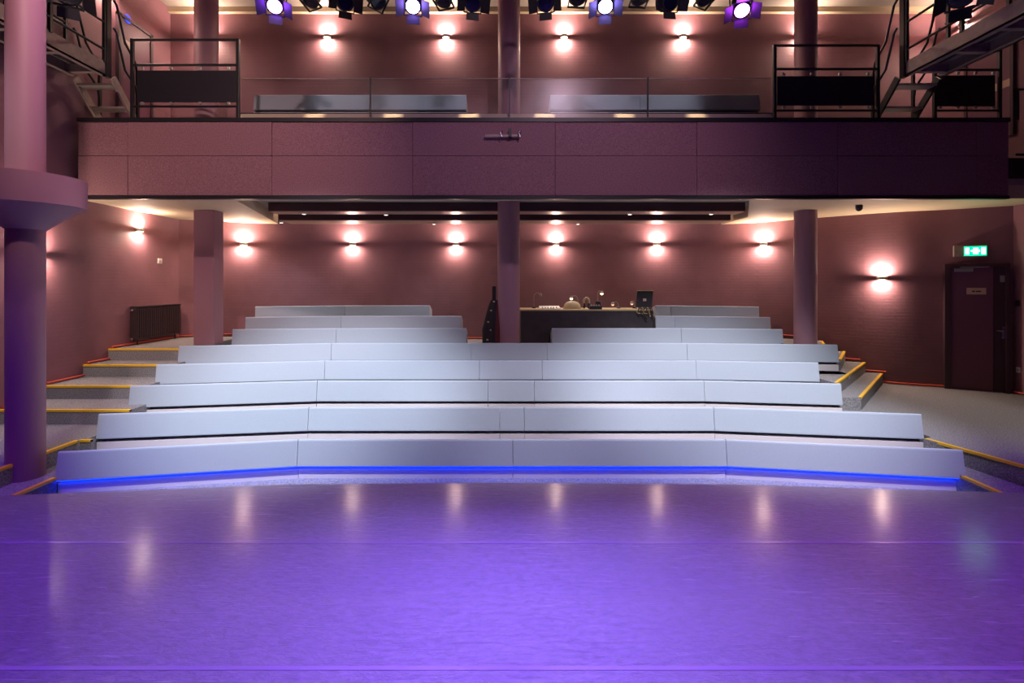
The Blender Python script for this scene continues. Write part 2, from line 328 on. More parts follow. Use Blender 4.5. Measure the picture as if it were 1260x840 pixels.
# stage with vinyl sheets
st = thing('floor_stage', (0, 2, 0), 'scuffed vinyl stage floor lit violet', kind='structure')
edge = [(LWX, 4.33), (-4.3, 4.54), (-2.1, 4.76), (0, 4.80), (2.3, 4.76), (4.9, 4.56), (RWX, 4.28)]
MB().prism([(LWX, -3.6), (RWX, -3.6)]+edge[::-1], BASE, -.012).build('stage_deck', M['dark_wall'], st)
cuts = [3.69, 2.48, 1.27, .06, -1.15, -2.36, -3.6]
MB().prism([(LWX, cuts[0]), (RWX, cuts[0])]+edge[::-1], -.012, 0).build('vinyl_sheet', M['vinyl'], st)
for a, b in zip(cuts, cuts[1:]):
    MB().box(LWX, RWX, b, a-.004, -.012, 0).build('vinyl_sheet', M['vinyl'], st)
for c in cuts[:3]: MB().box(LWX, RWX, c-.013, c+.013, 0, .0015).build('tape', M['tape'], st)

# red rope light along the foot of the walls
def base(name, pts, z, label):
    b = MB()
    for p, q in zip(pts, pts[1:]): b.tube([(p[0], p[1], z+.03), (q[0], q[1], z+.03)], .022, 8)
    tag(b.build(name, M['rope']), label, kind='structure')
bl = thing('baseboard_left', (LWX, 7, 0), 'red rope light stepping up the foot of the side wall by the radiator', kind='structure')
for y0, y1, n in ((4.6, 6.2, 2), (6.28, 6.82, 3), (6.88, 7.5, 4), (7.56, 7.98, 5), (8.04, 9.7, 6)):
    MB().tube([(LWX+.03, y0, LV[n]+.03), (LWX+.03, y1, LV[n]+.03)], .017).build('rope_light', M['rope'], bl)
bb = thing('baseboard_back', (0, 11, LV[5]), 'red rope light along the foot of the curved back wall', kind='structure')
def seg(x0, x1, n):
    pts = [p for p in BW if x0 <= p[0] <= x1]
    if len(pts) > 1:
        MB().tube([(p[0]-.0, p[1]-.045, LV[n]+.03) for p in pts], .017).build('rope_light', M['rope'], bb)
seg(LWX, -5.1, 6); seg(-5.1, 5.2, 5); seg(4.9, 6.1, 6); seg(6.0, 6.4, 5); seg(6.3, 6.72, 4); seg(6.5, 6.95, 3); seg(6.85, 7.72, 2)
br = thing('baseboard_right', (RWX, 7, 0), 'red rope light at the foot of the side wall past the exit door', kind='structure')
MB().tube([(RWX-.03, 4.6, LV[2]+.03), (RWX-.03, 8.0, LV[2]+.03)], .017).build('rope_light', M['rope'], br)

# ------------------------------------------------------------------ columns
def column(px, d, z0, z1, r, label, mt='column'):
    o = MB().lathe([(r, z0), (r, z1)], (XW(px, d), d, 0), n=40).build('round_column', M[mt])
    return tag(o, label, 'column', kind='structure')
column(626, 8.86, LV[5], LC+.2, .20, 'round column in the middle of the seating beside the sound desk')
column(991, 8.62, LV[6], LC, .18, 'round column by the steps on the exit door side, under the balcony')
column(626.5, 8.62, BF, UC, .195, 'dark round column on the balcony between the two grey benches')
column(991.5, 8.62, BF, UC, .18, 'dark round column on the balcony behind the black railing beside the tall gangway post')
column(254, 8.62, BF, UC, .19, 'dark round column on the balcony behind the black railing beside the upper door')
tag(MB().rbox(XW(238, 8.5), XW(263, 8.5), 8.5, 8.8, LV[6], LC, .012).build('square_column', M['column']), 'pink square pillar under the balcony near the radiator', 'column', kind='structure')
c = thing('stage_column', (-4.878, 5.0, LV[1]), 'thick mauve column with a wide flared collar beside the stage', 'column', kind='structure')
cc = (-4.878, 5.0, 0)
MB().lathe([(.155, LV[0]), (.155, EYE+.58)], cc, n=48).build('shaft', M['column'], c)
MB().lathe([(.157, EYE+.56), (.44, EYE+.80)], cc, n=56).build('flare', M['column'], c)
MB().lathe([(.486, EYE+.80), (.486, EYE+1.095)], cc, n=56).build('collar', M['column'], c)
MB().lathe([(.155, EYE+1.09), (.155, UC)], cc, n=48).build('upper_shaft', M['column'], c)

# ------------------------------------------------------------------ benches
def bench(A, nA, eA, B, nB, eB, top, label, led=False, group=None, gap=.0025, zoff=.43):
    A = Vector(A)+Vector(eA)*gap; B = Vector(B)-Vector(eB)*gap
    mid = (A+B)/2; o = thing('bench_unit', (mid.x, mid.y, top-zoff), label, 'bench', group)
    t = top
    cush = [(-.043, t-.285), (-.045, t-.277), (-.004, t-.02), (.0, t-.008), (.008, t-.001), (.018, t), (.33, t-.108), (.338, t-.12), (.34, t-.285)]
    MB().sweep(A, B, nA, nB, cush).build('cushion', M['fabric'], o)
    pf = .0 if led else -.035
    MB().sweep(A, B, nA, nB, [(.03, t-.326), (.30, t-.326), (.30, t-.285), (.03, t-.285)]).build('shadow_gap', M['plinth' if led else 'recess'], o)  # shade in the gap put into a dark navy backing, except where lit
    MB().sweep(A, B, nA, nB, [(pf, t-zoff), (.30, t-zoff), (.30, t-.326), (pf, t-.326)]).build('plinth', M['plinth'], o)
    if led: MB().sweep(A, B, nA, nB, [(-.03, t-.291), (-.012, t-.291), (-.012, t-.285), (-.03, t-.285)]).build('light_strip', M['led'], o)
    return o
ORD = ['front', 'second', 'third', 'fourth', 'fifth', 'sixth', 'seventh', 'eighth']
SEAMS = [[71, 367, 631, 893, 1185], [121, 380, 615, 645, 878, 1134], [160, 390.5, 600.5, 657.5, 866, 1035], [192.4, 400, 590, 667, 856, 1007], [220, 408, 580, 673, 845, 1030.6],
         [286, 414, 574], [302, 420, 568], [314, 425, 529]]
RS = {5: [679, 838, 963], 6: [806, 830, 948], 7: [806, 825, 934]}
for n in range(8):
    for blk, S in enumerate([SEAMS[n]]+([RS[n]] if n in RS else [])):
        k = len(S)-1
        if n == 0: W = ['angled end unit on the radiator side', 'straight unit on the radiator side', 'straight unit on the exit door side', 'angled end unit on the exit door side']
        elif n < 5: W = ['angled end unit on the radiator side', 'long middle unit on the radiator side', 'short centre unit', 'long middle unit on the exit door side', 'angled end unit on the exit door side']
        elif blk == 0: W = ['end unit by the square pillar', 'unit toward the middle column']
        else: W = ['unit beside the sound desk', 'end unit on the exit door side'] if n > 5 else ['unit in front of the sound desk', 'end unit on the exit door side']
        for i in range(k):
            a = interp(ROW[n], NRM[n], S[i]+(.05 if i == 0 else 0)); b = interp(ROW[n], NRM[n], S[i+1]-(.05 if i == k-1 else 0))
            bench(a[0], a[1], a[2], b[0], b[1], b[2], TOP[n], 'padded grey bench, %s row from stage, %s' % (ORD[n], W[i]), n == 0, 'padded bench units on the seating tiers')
# balcony benches on a low platform
for (x0, xm, x1, t, c0) in ((313, 455, 574, 'beside the upper door side railing', 0), (677, 787, 934, '', 1)):
    d = 8.75; top = ZW(116.5, d)
    pf = tag(MB().box(XW(x0-6, d)-.05, XW(x1+6, d)+.05, 8.45, 9.4, BF, top-.43).build('bench_platform', M['black']), 'low black platform under the balcony benches %s' % ('nearer the radiator wall' if c0 == 0 else 'nearer the exit door wall'), 'platform')
    for j, (a, b) in enumerate(((x0, xm), (xm, x1))):
        A = Vector((XW(a, d), d)); B = Vector((XW(b, d), d)); n = Vector((0, 1)); e = Vector((1, 0))
        side = 'radiator wall' if c0 == 0 else 'exit door wall'
        toward = 'next to the dark middle column' if (j == 1) == (c0 == 0) else 'next to the black railing'
        bench(A, n, e, B, n, e, top, 'grey balcony bench unit on the %s side, %s' % (side, toward), group='balcony bench units')

# ------------------------------------------------------------------ glass balustrade on the balcony
GX = [XW(p, 7.34) for p in (295, 455, 627, 798, 951)]
gz0, gz1 = BF+.02, ZW(95, 7.34)
wh = ['next to the railing on the radiator side', 'beside the middle column on the radiator side', 'beside the middle column on the exit door side', 'next to the railing on the exit door side']
for i in range(4):
    o = thing('glass_panel', ((GX[i]+GX[i+1])/2, 7.375, gz0), 'clear frameless glass balustrade pane, ' + wh[i], 'glass panel', 'glass panes on the balcony edge')
    MB().box(GX[i]+.014, GX[i+1]-.014, 7.37, 7.38, gz0, gz1-.008).build('pane', M['glass'], o)
    MB().box(GX[i]+.012, GX[i+1]-.012, 7.366, 7.384, gz1-.010, gz1).build('top_edge', M['steel'], o)
for i, t in ((1, 'in front of the radiator side bench'), (2, 'in front of the dark middle column'), (3, 'in front of the exit door side bench')):
    o = thing('balustrade_post', (GX[i], 7.375, gz0), 'slim dark post holding the balcony glass %s' % t, 'post', 'slim balustrade posts')
    MB().box(GX[i]-.009, GX[i]+.009, 7.36, 7.39, gz0, gz1+.01).build('post', M['black'], o)
    MB().box(GX[i]-.03, GX[i]+.03, 7.32, 7.362, gz0, gz0+.02).build('foot_plate', M['steel'], o)

# ------------------------------------------------------------------ black railings with infill panels
def railing(x0, x1, d, label, rail_y=(49, 80), pan=(86, 125), low=131, clips=4):
    X0, X1 = XW(x0, d), XW(x1, d); o = thing('balcony_railing', ((X0+X1)/2, d, BF), label, 'railing')
    for X in (X0, X1): MB().rbox(X-.022, X+.022, d-.022, d+.022, BF+.02, ZW(rail_y[0], d)+.012, .005).build('post', M['black'], o)
    for y in rail_y: MB().tube([(X0, d, ZW(y, d)), (X1, d, ZW(y, d))], .02).build('rail', M['black'], o)
    MB().tube([(X0, d, ZW(low, d)), (X1, d, ZW(low, d))], .018).build('rail', M['black'], o)
    if not clips: return
    p = MB().box(X0+.05, X1-.05, d+.02, d+.035, ZW(pan[1], d), ZW(pan[0], d)).build('infill_panel', M['panel'], o)
    for k in range(clips):
        X = X0+(X1-X0)*(.09+.273*k)
        for y in (pan[0]-2, low-4): MB().rbox(X-.02, X+.02, d-.008, d+.02, ZW(y, d)-.02, ZW(y, d)+.02, .004).build('clip', M['alu'], p)
railing(163, 293, 7.40, 'black steel railing with infill panel at the radiator end of the balcony')
railing(953, 1080, 7.40, 'black steel railing with infill panel between the balcony bench and the gangway steps', (56, 85), (93, 129), 136)
railing(1150, 1230, 7.60, 'black steel railing with infill panel behind the gangway steps by the side wall', (62, 86), (92, 130), 136)
railing(1251, 1290, 7.40, 'short black railing bay against the side wall above the exit door', (110, 190), (120, 185), 190, 0)

# ------------------------------------------------------------------ gangways and their steps
def gangway(s, xi, xo, label, side):
    o = thing('lighting_gangway', (s*xi, 5, EYE+3.1), label, 'gangway')
    zb, zt = EYE+3.08, EYE+3.28; y1, y0 = 7.2, 2.6
    def bx(xa, xb, *r): return MB().box(min(s*xa, s*xb), max(s*xa, s*xb), *r)
    bx(xi, xi+.03, y0, y1, zb, zt).build('side_beam', M['steel'], o); bx(xi, xi+.09, y0, y1, zb, zb+.015).build('beam_flange', M['steel'], o)
    bx(xo-.03, xo, y0, y1, zb, zt).build('side_beam', M['steel'], o); bx(xo-.09, xo, y0, y1, zb, zb+.015).build('beam_flange', M['steel'], o)
    for y in (7.15, 6.55, 5.95, 5.35, 4.75, 4.15, 3.55, 2.95): bx(xi+.03, xo-.03, y-.035, y+.035, zb+.03, zt-.06).build('cross_member', M['steel'], o)
    for k in range(4):
        x = xi+.1+(xo-xi-.2)*k/3; bx(x-.012, x+.012, y0, y1, zt-.06, zt-.03).build('grating_bar', M['steel'], o)
    bx(xi+.03, xo-.03, y0, y1, zt-.03, zt-.01).build('deck', M['panel'], o)
    for x in (xi, xo):
        for y in (7.16, 6.3, 5.4, 4.5, 3.6): bx(x-.02, x+.02, y-.02, y+.02, zt-.02, EYE+4.3).build('post', M['black'], o)
        for z in (3.45, 3.85, 4.28): MB().tube([(s*x, y0, EYE+z), (s*x, y1, EYE+z)], .018).build('rail', M['black'], o)
    for y in (6.3, 3.6):
        for x in (xi, xo): MB().tube([(s*x, y, EYE+4.3), (s*x, y, UC)], .012).build('hanger_rod', M['black'], o)
    bx(xi-.035, xi+.035, 7.17, 7.25, zb-.02, UC).build('end_post', M['black'], o)
    # steps from the balcony floor to the gangway
    l = thing('gangway_steps', (s*(xi+xo)/2, 7.5, BF), 'short %s steel steps from the balcony up to the gangway %s' % side, 'steps')
    for x in (xi-.02, xo-.03):
        m = MB(); a = Vector((s*x, 7.29, EYE+3.09)); b = Vector((s*x, 7.86, BF)); f = (b-a).normalized(); u = f.cross(Vector((1, 0, 0))).normalized()
        m.obox((a+b)/2, (1, 0, 0), f, u, .016, (b-a).length/2, .055); m.build('stringer', M['steel' if s < 0 else 'black'], l)
    for z, y in ((2.98, 7.38), (2.72, 7.62)): bx(xi, xo-.05, y-.09, y+.09, EYE+z, EYE+z+.03).build('tread', M['alu'], l)
    for x in (xi-.04, xo-.01):
        for dz in (0, .42):
            MB().tube([(s*x, 7.28, EYE+4.25-dz), (s*x, 7.34, EYE+4.2-dz), (s*x, 7.5, EYE+3.72-dz), (s*x, 7.72, EYE+3.5-dz*.9), (s*x, 7.76, EYE+3.3-dz)], .017).build('handrail', M['black'], l)
        bx(x-.018, x+.018, 7.74, 7.78, BF, EYE+3.35).build('newel_post', M['black'], l)
gangway(-1, 5.83, 6.40, 'grey brown steel lighting gangway along the radiator side wall', ('grey', 'beside the mauve stage column'))
gangway(1, 5.95, 6.56, 'grey brown steel lighting gangway over the exit door side', ('black', 'on the exit door side'))

# ------------------------------------------------------------------ wall lamps
WARM = (1, .74, .58)
def sconce(p, n, e, z, label, group, up=9, down=6):
    n = Vector((n[0], n[1], 0)).normalized(); e = Vector((e[0], e[1], 0)).normalized(); p = Vector((p[0], p[1], z))
    o = thing('wall_lamp', p, label, 'wall lamp', group)
    ring = lambda zz, r: [p+n*(.012+r*math.sin(q))+e*(r*1.05*math.cos(q))+Vector((0, 0, zz)) for q in (math.pi*k/10 for k in range(11))]
    MB().loft([ring(-.028, .07), ring(-.018, .078), ring(.018, .078), ring(.028, .07)]).build('shade', M['lamp'], o)
    MB().obox(p+n*.006, e, n, (0, 0, 1), .05, .006, .03).build('wall_plate', M['lamp'], o)
    for s, pw in ((1, up), (-1, down)):
        m = MB(); r2 = [p+n*(.016+.055*math.sin(q))+e*(.06*math.cos(q))+Vector((0, 0, s*.030)) for q in (math.pi*k/10 for k in range(11))]
        m.poly(r2, [list(range(11))]).build('lens', M['glow'], o)
        l = bpy.data.lights.new('lamp_light', 'AREA'); l.shape = 'DISK'; l.size = .07; l.energy = pw*1.55; l.color = WARM
        lo = bpy.data.objects.new('lamp_light', l); COL.objects.link(lo); lo.location = p+n*.075+Vector((0, 0, s*.036))
        lo.rotation_euler = (0, 0, 0) if s < 0 else (math.pi, 0, 0)
for px, t in ((300, 'right beside the square pillar'), (434, 'second along from the square pillar'), (561, 'next to the middle column, radiator side'), (684, 'above the sound desk dome'), (808, 'near the black screen on the desk'), (940, 'right beside the round column at the steps')):
    p, n, e = wall_at(px); sconce(p, n, e, EYE+.89*p.y/10.75, 'warm wall lamp under the balcony, ' + t, 'wall lamps on the curved wall under the balcony')
p, n, e = wall_at(1085); sconce(p, n, e, EYE+.117, 'warm up-and-down wall lamp mounted low between the round column and the exit door', None, 9, 6)
sconce((LWX, 8.66), (1, 0), (0, 1), EYE+.967, 'warm up-and-down wall lamp on the side wall above the radiator', None, 6, 5)
sconce((LWX, 6.78), (1, 0), (0, 1), EYE+.42, 'warm up-and-down wall lamp half hidden behind the mauve stage column', None, 6, 5)
for px, t in ((257, 'half hidden by the column near the upper door'), (403, 'over the bench by the radiator side railing'), (549, 'next to the middle column, radiator side'), (694, 'next to the middle column, exit door side'), (840, 'over the bench by the exit door side railing'), (986, 'half hidden by the column by the gangway post')):
    sconce((XW(px, 9.5), 9.5), (0, -1), (1, 0), ZW(45.5, 9.5), 'warm wall lamp on the balcony, ' + t, 'wall lamps on the balcony back wall', 8.5, 6)
sconce((LWX, 7.95), (1, 0), (0, 1), EYE+4.85, 'warm up-and-down wall lamp above the upper door by the gangway', None, 9, 6)
sconce((RWX, 8.9), (-1, 0), (0, 1), EYE+4.75, 'added unseen up-and-down wall lamp on the upper side wall past the gangway', None, 9, 6)  # added warm lamp, kept out of sight behind the gangway

# ------------------------------------------------------------------ ceiling rafts and small lights under the balcony
for (y0, y1, zb, xa, xb, lab) in ((8.88, 9.25, 1.33, XW(330, 8.88), XW(917, 8.88), 'nearer the balcony front'), (9.6, 10.15, 1.26, XW(343, 9.6), XW(899, 9.6), 'nearer the curved wall')):
    o = thing('ceiling_raft', ((xa+xb)/2, y0, EYE+zb), 'long dark maroon ceiling raft under the balcony, %s' % lab, 'ceiling raft')
    MB().box(xa, xb, y0, y1, EYE+zb+.012, HC).build('body', M['raft'], o)
    MB().box(xa+.01, xb-.01, y0+.01, y1-.01, EYE+zb, EYE+zb+.012).build('underside', M['raft_under'], o)
for px, py, d in ((374, 262.5, 9.0), (475, 263.5, 9.1), (775, 262.5, 9.05), (875, 262, 9.02), (346, 272, 9.72), (534, 274.5, 9.95), (711, 274.5, 9.95)):
    z = EYE+(1.33 if d < 9.4 else 1.26); X = XW(px, d)
    o = thing('downlight', (X, d, z-.03), 'tiny round spot lamp under the %s maroon ceiling raft' % ('front' if d < 9.4 else 'rear'), 'downlight', 'tiny spot lamps under the %s ceiling raft' % ('front' if d < 9.4 else 'rear'))
    MB().lathe([(.02, -.001), (.04, -.004), (.042, -.03), (.036, -.034)], (X, d, z), n=12).build('ring', M['white'], o)
    MB().lathe([(.001, -.036), (.034, -.034)], (X, d, z), n=12).build('lens', M['dot'], o)
    spot((X, d, z-.04), (X, d+.25, 1), 26, (.90, .93, 1), 95, .8, .03)
# small camera under the ceiling by the round column
X = XW(1057, 8.0); o = thing('dome_camera', (X, 8.0, LC-.1), 'small dark dome camera on the cream ceiling past the round column', 'camera')
MB().lathe([(.05, 0), (.055, -.03), (.03, -.035)], (X, 8, LC), n=16).build('mount', M['blackp'], o); MB().lathe([(.05, -.035), (.05, -.06), (.03, -.09), (.002, -.1)], (X, 8, LC), n=16).build('dome', M['dark'], o)

# ------------------------------------------------------------------ lighting bar and lanterns
BD = 6.8
o = thing('lighting_bar', (0, BD, EYE+4.2), 'long black lighting bar above the balcony front', 'lighting bar')
MB().tube([(-4.2, BD, EYE+4.36), (4.2, BD, EYE+4.36)], .026, 12).build('pipe', M['black'], o)
for x in (-4, -1.3, 1.3, 4): MB().tube([(x, BD, EYE+4.36), (x, BD, UC)], .008).build('hanger_wire', M['black'], o)
def lantern(c, aim, label, lensmat, doors=True, group=None, scale=1.0, barz=None, bary=BD):
    c = Vector(c); f = (Vector(aim)-c).normalized(); r = f.cross(Vector((0, 0, 1))).normalized(); u = r.cross(f)
    bz = barz if barz else EYE+4.36; s = scale
    o = thing('stage_lantern', c, label, 'stage light', group)
    MB().lathe([(.05*s, -.34*s), (.09*s, -.31*s), (.105*s, -.22*s), (.105*s, -.06*s), (.115*s, -.05*s), (.115*s, -.005*s), (.10*s, 0)], c, f, 20).build('housing', M['blackp'], o)
    m = MB()
    for k in range(4): m.lathe([(.112*s, -.28*s+.05*s*k), (.112*s, -.27*s+.05*s*k)], c, f, 20)
    m.build('cooling_fins', M['black'], o)
    MB().lathe([(.001, .006*s), (.06*s, .004*s), (.092*s, .001)], c, f, 24).build('lens', lensmat, o)
    m = MB()
    for a, b in ((r, u), (u, r)):
        for q in (-1, 1): m.obox(c+a*q*.118*s+f*.008*s, a, f, b, .006*s, .014*s, .124*s)
    m.build('front_frame', M['blackp'], o)
    if doors:
        for a, b, hw, ln in ((r, u, .10, .13), (-r, u, .10, .13), (u, r, .085, .10), (-u, r, .085, .10)):
            h = c+a*.12*s+f*.02*s; t = (f*.6+a*.8).normalized(); nn = t.cross(b).normalized()
            p = [h-b*hw*s, h+b*hw*s, h+b*(hw*1.05)*s+t*ln*s, h-b*(hw*1.05)*s+t*ln*s]
            MB().poly([q+nn*.002 for q in p]+[q-nn*.002 for q in p], [(0,1,2,3), (7,6,5,4), (0,4,5,1), (1,5,6,2), (2,6,7,3), (3,7,4,0)]).build('barn_door', M['blackp'], o)
    bp = c-f*.15*s
    y = MB(); top = Vector((bp.x, bary if bary else bp.y, bz-.09))
    for q in (-1, 1): y.tube([bp+r*q*.115*s, bp+r*q*.135*s, top+r*q*.135*s*.99+Vector((0, 0, -.02)), top], .009, 6)
    y.build('yoke', M['black'], o)
    MB().rbox(top.x-.025, top.x+.025, top.y-.03, top.y+.03, top.z-.01, bz-.024, .006).build('clamp', M['black'], o)
    return o
VIO = (.32, .10, 1); BLV = (.25, .15, 1); PUR = (.42, .06, 1); MAG = (.55, .03, .9)
zl = EYE+3.93
for px, col, es, name, doors in ((338, (.5, .22, 1), 14, 'glowing purple, over the radiator side of the stage', True), (508, (.45, .35, 1), 26, 'glowing bright violet, next on the bar to the middle column', True),
                                 (745, (.38, .38, 1), 26, 'glowing bright blue-violet, over the straight middle rows', True), (913, (.8, .25, 1), 12, 'glowing magenta, at the exit door end of the bar', True)):
    py = 8 if px != 913 else 13
    X = XW(px, 6.65); c = (X, 6.65, ZW(py, 6.65))
    lantern(c, (X*.55, 2.3, 0), 'stage lantern with barn doors ' + name, lens('lit_lens', col, es), doors, 'stage lanterns on the lighting bar')
    pc = {338: (.22, .03, 1), 508: (.29, .16, 1), 745: (.27, .18, 1), 913: (.40, .02, 1)}[px]; pw = {338: 330, 508: 1400, 745: 1400, 913: 330}[px]
    d = Vector((X*.55, 2.3, 0))-Vector(c)
    pl = bpy.data.lights.new('lens_glow', 'POINT'); pl.energy = 2.5; pl.color = pc; pl.shadow_soft_size = .04; po = bpy.data.objects.new('lens_glow', pl); COL.objects.link(po); po.location = Vector(c)+d.normalized()*.07
    spot(Vector(c)+d.normalized()*.03, (X*(.55 if px in (338, 913) else .52), 2.2, 0), pw, pc, 60 if px in (338, 913) else 36, 1, .10)
PLN = {381: 'plain lantern right beside the purple glowing lantern', 425: 'lantern with open barn doors between the purple and violet lanterns', 466: 'plain lantern turned sideways right beside the violet glowing lantern',
       545: 'plain lantern between the violet lantern and an unlit barn-door lantern', 582: 'barn-door lantern beside the dark middle column, on the violet lantern side', 671: 'barn-door lantern beside the dark middle column, on the blue-violet lantern side',
       711: 'plain lantern between an unlit barn-door lantern and the blue-violet lantern', 787: 'plain lantern between the blue-violet lantern and an unlit barn-door lantern', 825: 'barn-door lantern between two plain lanterns near the magenta lantern', 868: 'plain lantern right beside the magenta glowing lantern'}
for k, (px, py, yaw, pitch, doors) in enumerate(((381, 2, -.5, -1.1, False), (425, 3, .4, -.5, True), (466, 2, .9, -.8, False), (545, 2, -.4, -1.2, False), (582, 4, .2, -.6, True),
                                        (671, 4, -.2, -.6, True), (711, 0, .1, -1.3, False), (787, 0, .1, -1.3, False), (825, 3, .1, -.5, True), (868, 0, .5, -1.1, False))):
    c = P(px, py, 6.75); f = Vector((math.sin(yaw)*math.cos(pitch), -math.cos(yaw)*math.cos(pitch), math.sin(pitch)))
    lantern(c, c+f*4, 'unlit black ' + {787: PLN[787], 825: PLN[825]}.get(px, PLN.get(px)), M['offlens'], doors, 'stage lanterns on the lighting bar')
lantern(P(1184, -4, 6.0), (3.0, 2.0, 0), 'large unlit lantern with dark blue lens and barn doors on the exit door side gangway', M['offlens'], True, None, 1.25, EYE+4.28, None)
lantern(P(82, -6, 5.9), (-3.4, 3.2, 0), 'large unlit lantern with barn doors on the radiator side gangway', M['offlens'], True, None, 1.25, EYE+4.28, None)

# bracket on the balcony front
o = thing('fascia_bracket', (XW(627, 7.25), 7.25, ZW(166, 7.25)), 'small dark bar with two metal clips fixed to the middle of the balcony front', 'bracket')
MB().box(XW(597, 7.22), XW(640, 7.22), 7.21, 7.235, ZW(168, 7.22), ZW(165.5, 7.22)).build('bar', M['steel'], o)
MB().box(XW(626, 7.2), XW(629.5, 7.2), 7.19, 7.285, ZW(168, 7.2), ZW(158, 7.2)).build('stem', M['black'], o)
for a in (617, 640): MB().tube([P(a, 168, 7.18), P(a+(-1 if a < 630 else -2.5), 163, 7.18), P(a+1, 161, 7.2), P(a+1, 161, 7.285)], .012, 6).build('clip', M['chrome'], o)

# ------------------------------------------------------------------ exit door, sign, plates
p0, n, e = wall_at(1163); p1 = wall_at(1240)[0]
a2 = Vector((p0.x, p0.y)); b2 = Vector((p1.x, p1.y)); ex = (b2-a2).normalized(); nx = Vector((ex.y, -ex.x)); Wd = (b2-a2).length
E3 = Vector((ex.x, ex.y, 0)); N3 = Vector((nx.x, nx.y, 0))
def dp(u, v, z): return Vector((a2.x, a2.y, 0))+E3*u+N3*v+Vector((0, 0, z))
def dbox(u0, u1, v0, v1, z0, z1): return MB().obox(dp((u0+u1)/2, (v0+v1)/2, (z0+z1)/2), E3, N3, (0, 0, 1), (u1-u0)/2, (v1-v0)/2, (z1-z0)/2)
zb = LV[2]; zt = EYE+(HY-327)*8.3/F
D = thing('door_1', dp(Wd/2, 0, zb), 'dark aubergine exit door with a narrow side leaf under the green sign', kind='structure')
dbox(-.03, .04, 0, .12, zb, zt+.03).build('door_frame', M['frame'], D); dbox(Wd-.05, Wd, 0, .12, zb, zt+.03).build('door_frame', M['frame'], D); dbox(-.03, Wd, 0, .12, zt-.02, zt+.03).build('door_frame', M['frame'], D)
um = Wd*.76
lf = dbox(.04, um-.004, .02, .07, zb+.01, zt-.02).build('door_leaf', M['door'], D)
sl = dbox(um+.004, Wd-.05, .015, .06, zb+.01, zt-.02).build('side_leaf', M['frame'], D)
sg = dbox(Wd*.33, Wd*.64, .07, .078, EYE+(HY-362)*8.3/F, EYE+(HY-354)*8.3/F).build('name_plate', M['sign'], lf)
zc = EYE+(HY-358.3)*8.3/F
dbox(Wd*.13, Wd*.42, .07, .13, zt-.10, zt-.045).build('door_closer', M['alu'], lf)
dbox(Wd*.22, Wd*.68, .10, .12, zt-.035, zt-.015).build('closer_arm', M['alu'], lf)
dbox(Wd*.86, Wd*.93, .06, .075, EYE+(HY-347)*8.2/F, EYE+(HY-339)*8.2/F).build('square_notice', M['alu'], sl)
zh = EYE+(HY-406)*8.2/F
h = dbox(Wd*.885, Wd*.93, .06, .07, zh-.13, zh+.07).build('handle_plate', M['chrome'], sl)
MB().tube([dp(Wd*.91, .06, zh), dp(Wd*.91, .12, zh), dp(Wd*.79, .12, zh)], .011).build('handle', M['chrome'], sl)
# small dark writing on the plate (words too small to read in the photo)
for u0, u1 in ((.415, .465), (.48, .56)): dbox(Wd*u0, Wd*u1, .078, .0795, zc-.012, zc+.012).build('lettering', M['ink'], lf)
S = thing('exit_sign', dp(Wd*.45, 0, EYE+(HY-309)*8.25/F), 'lit green and white exit sign above the aubergine door', 'exit sign')
z0, z1 = EYE+(HY-314.5)*8.25/F, EYE+(HY-303)*8.25/F
dbox(Wd*.13, Wd*.66, 0, .07, z0-.01, z1+.02).build('sign_box', M['steel'], S)
fp = dbox(Wd*.29, Wd*.65, .07, .078, z0, z1).build('lit_face', M['green'], S)
zm = (z0+z1)/2; hh = (z1-z0)/2
dbox(Wd*.31, Wd*.37, .078, .081, zm-hh*.7, zm+hh*.7).build('pictogram', M['exitw'], fp)
for u in (.435, .465, .495): dbox(Wd*u, Wd*(u+.022), .078, .081, zm-hh*.65, zm+hh*.65).build('pictogram', M['exitw'], fp)
dbox(Wd*.40, Wd*.54, .078, .081, zm-hh*.15, zm+hh*.2).build('pictogram', M['exitw'], fp)
dbox(Wd*.565, Wd*.63, .078, .081, zm-hh*.7, zm+hh*.7).build('pictogram', M['exitw'], fp)
gl = bpy.data.lights.new('sign_light', 'AREA'); gl.shape = 'RECTANGLE'; gl.size = .4; gl.size_y = .1; gl.energy = .9; gl.color = (.25, 1, .45)
go = bpy.data.objects.new('sign_light', gl); COL.objects.link(go); go.location = dp(Wd*.47, .1, zm); go.rotation_euler = (-N3-Vector((0, 0, 0))).to_track_quat('Z', 'Y').to_euler()
def plate(px, py, X, lab, nm, mt, sx=-1, w=.06, hgt=.09):
    d = F*X/(px-VX); z = ZW(py, d)
    o = thing(nm, (X, d, z), lab, 'switch'); MB().rbox(min(X, X+sx*.02), max(X, X+sx*.02), d-w/2, d+w/2, z-hgt/2, z+hgt/2, .004).build('cover', M[mt], o)
    MB().box(min(X+sx*.02, X+sx*.028), max(X+sx*.02, X+sx*.028), d-w*.2, d+w*.2, z-hgt*.2, z+hgt*.2).build('button', M['alu' if mt == 'white' else 'dark'], o)
plate(1253, 373, RWX, 'small black switch on the side wall beside the exit door', 'wall_switch', 'blackp')
plate(1254, 455, RWX, 'small cream socket low on the side wall beside the exit door', 'wall_socket', 'white')
plate(196, 321, LWX, 'small cream thermostat on the wall between lamp and radiator', 'thermostat', 'white', 1, .10, .10)
plate(227, 376.5, LWX+.02, 'small cream valve switch beside the top of the radiator', 'wall_switch', 'white', 1)
bx = [o for o in bpy.data.objects if o.get('label', '').startswith('small black switch')]

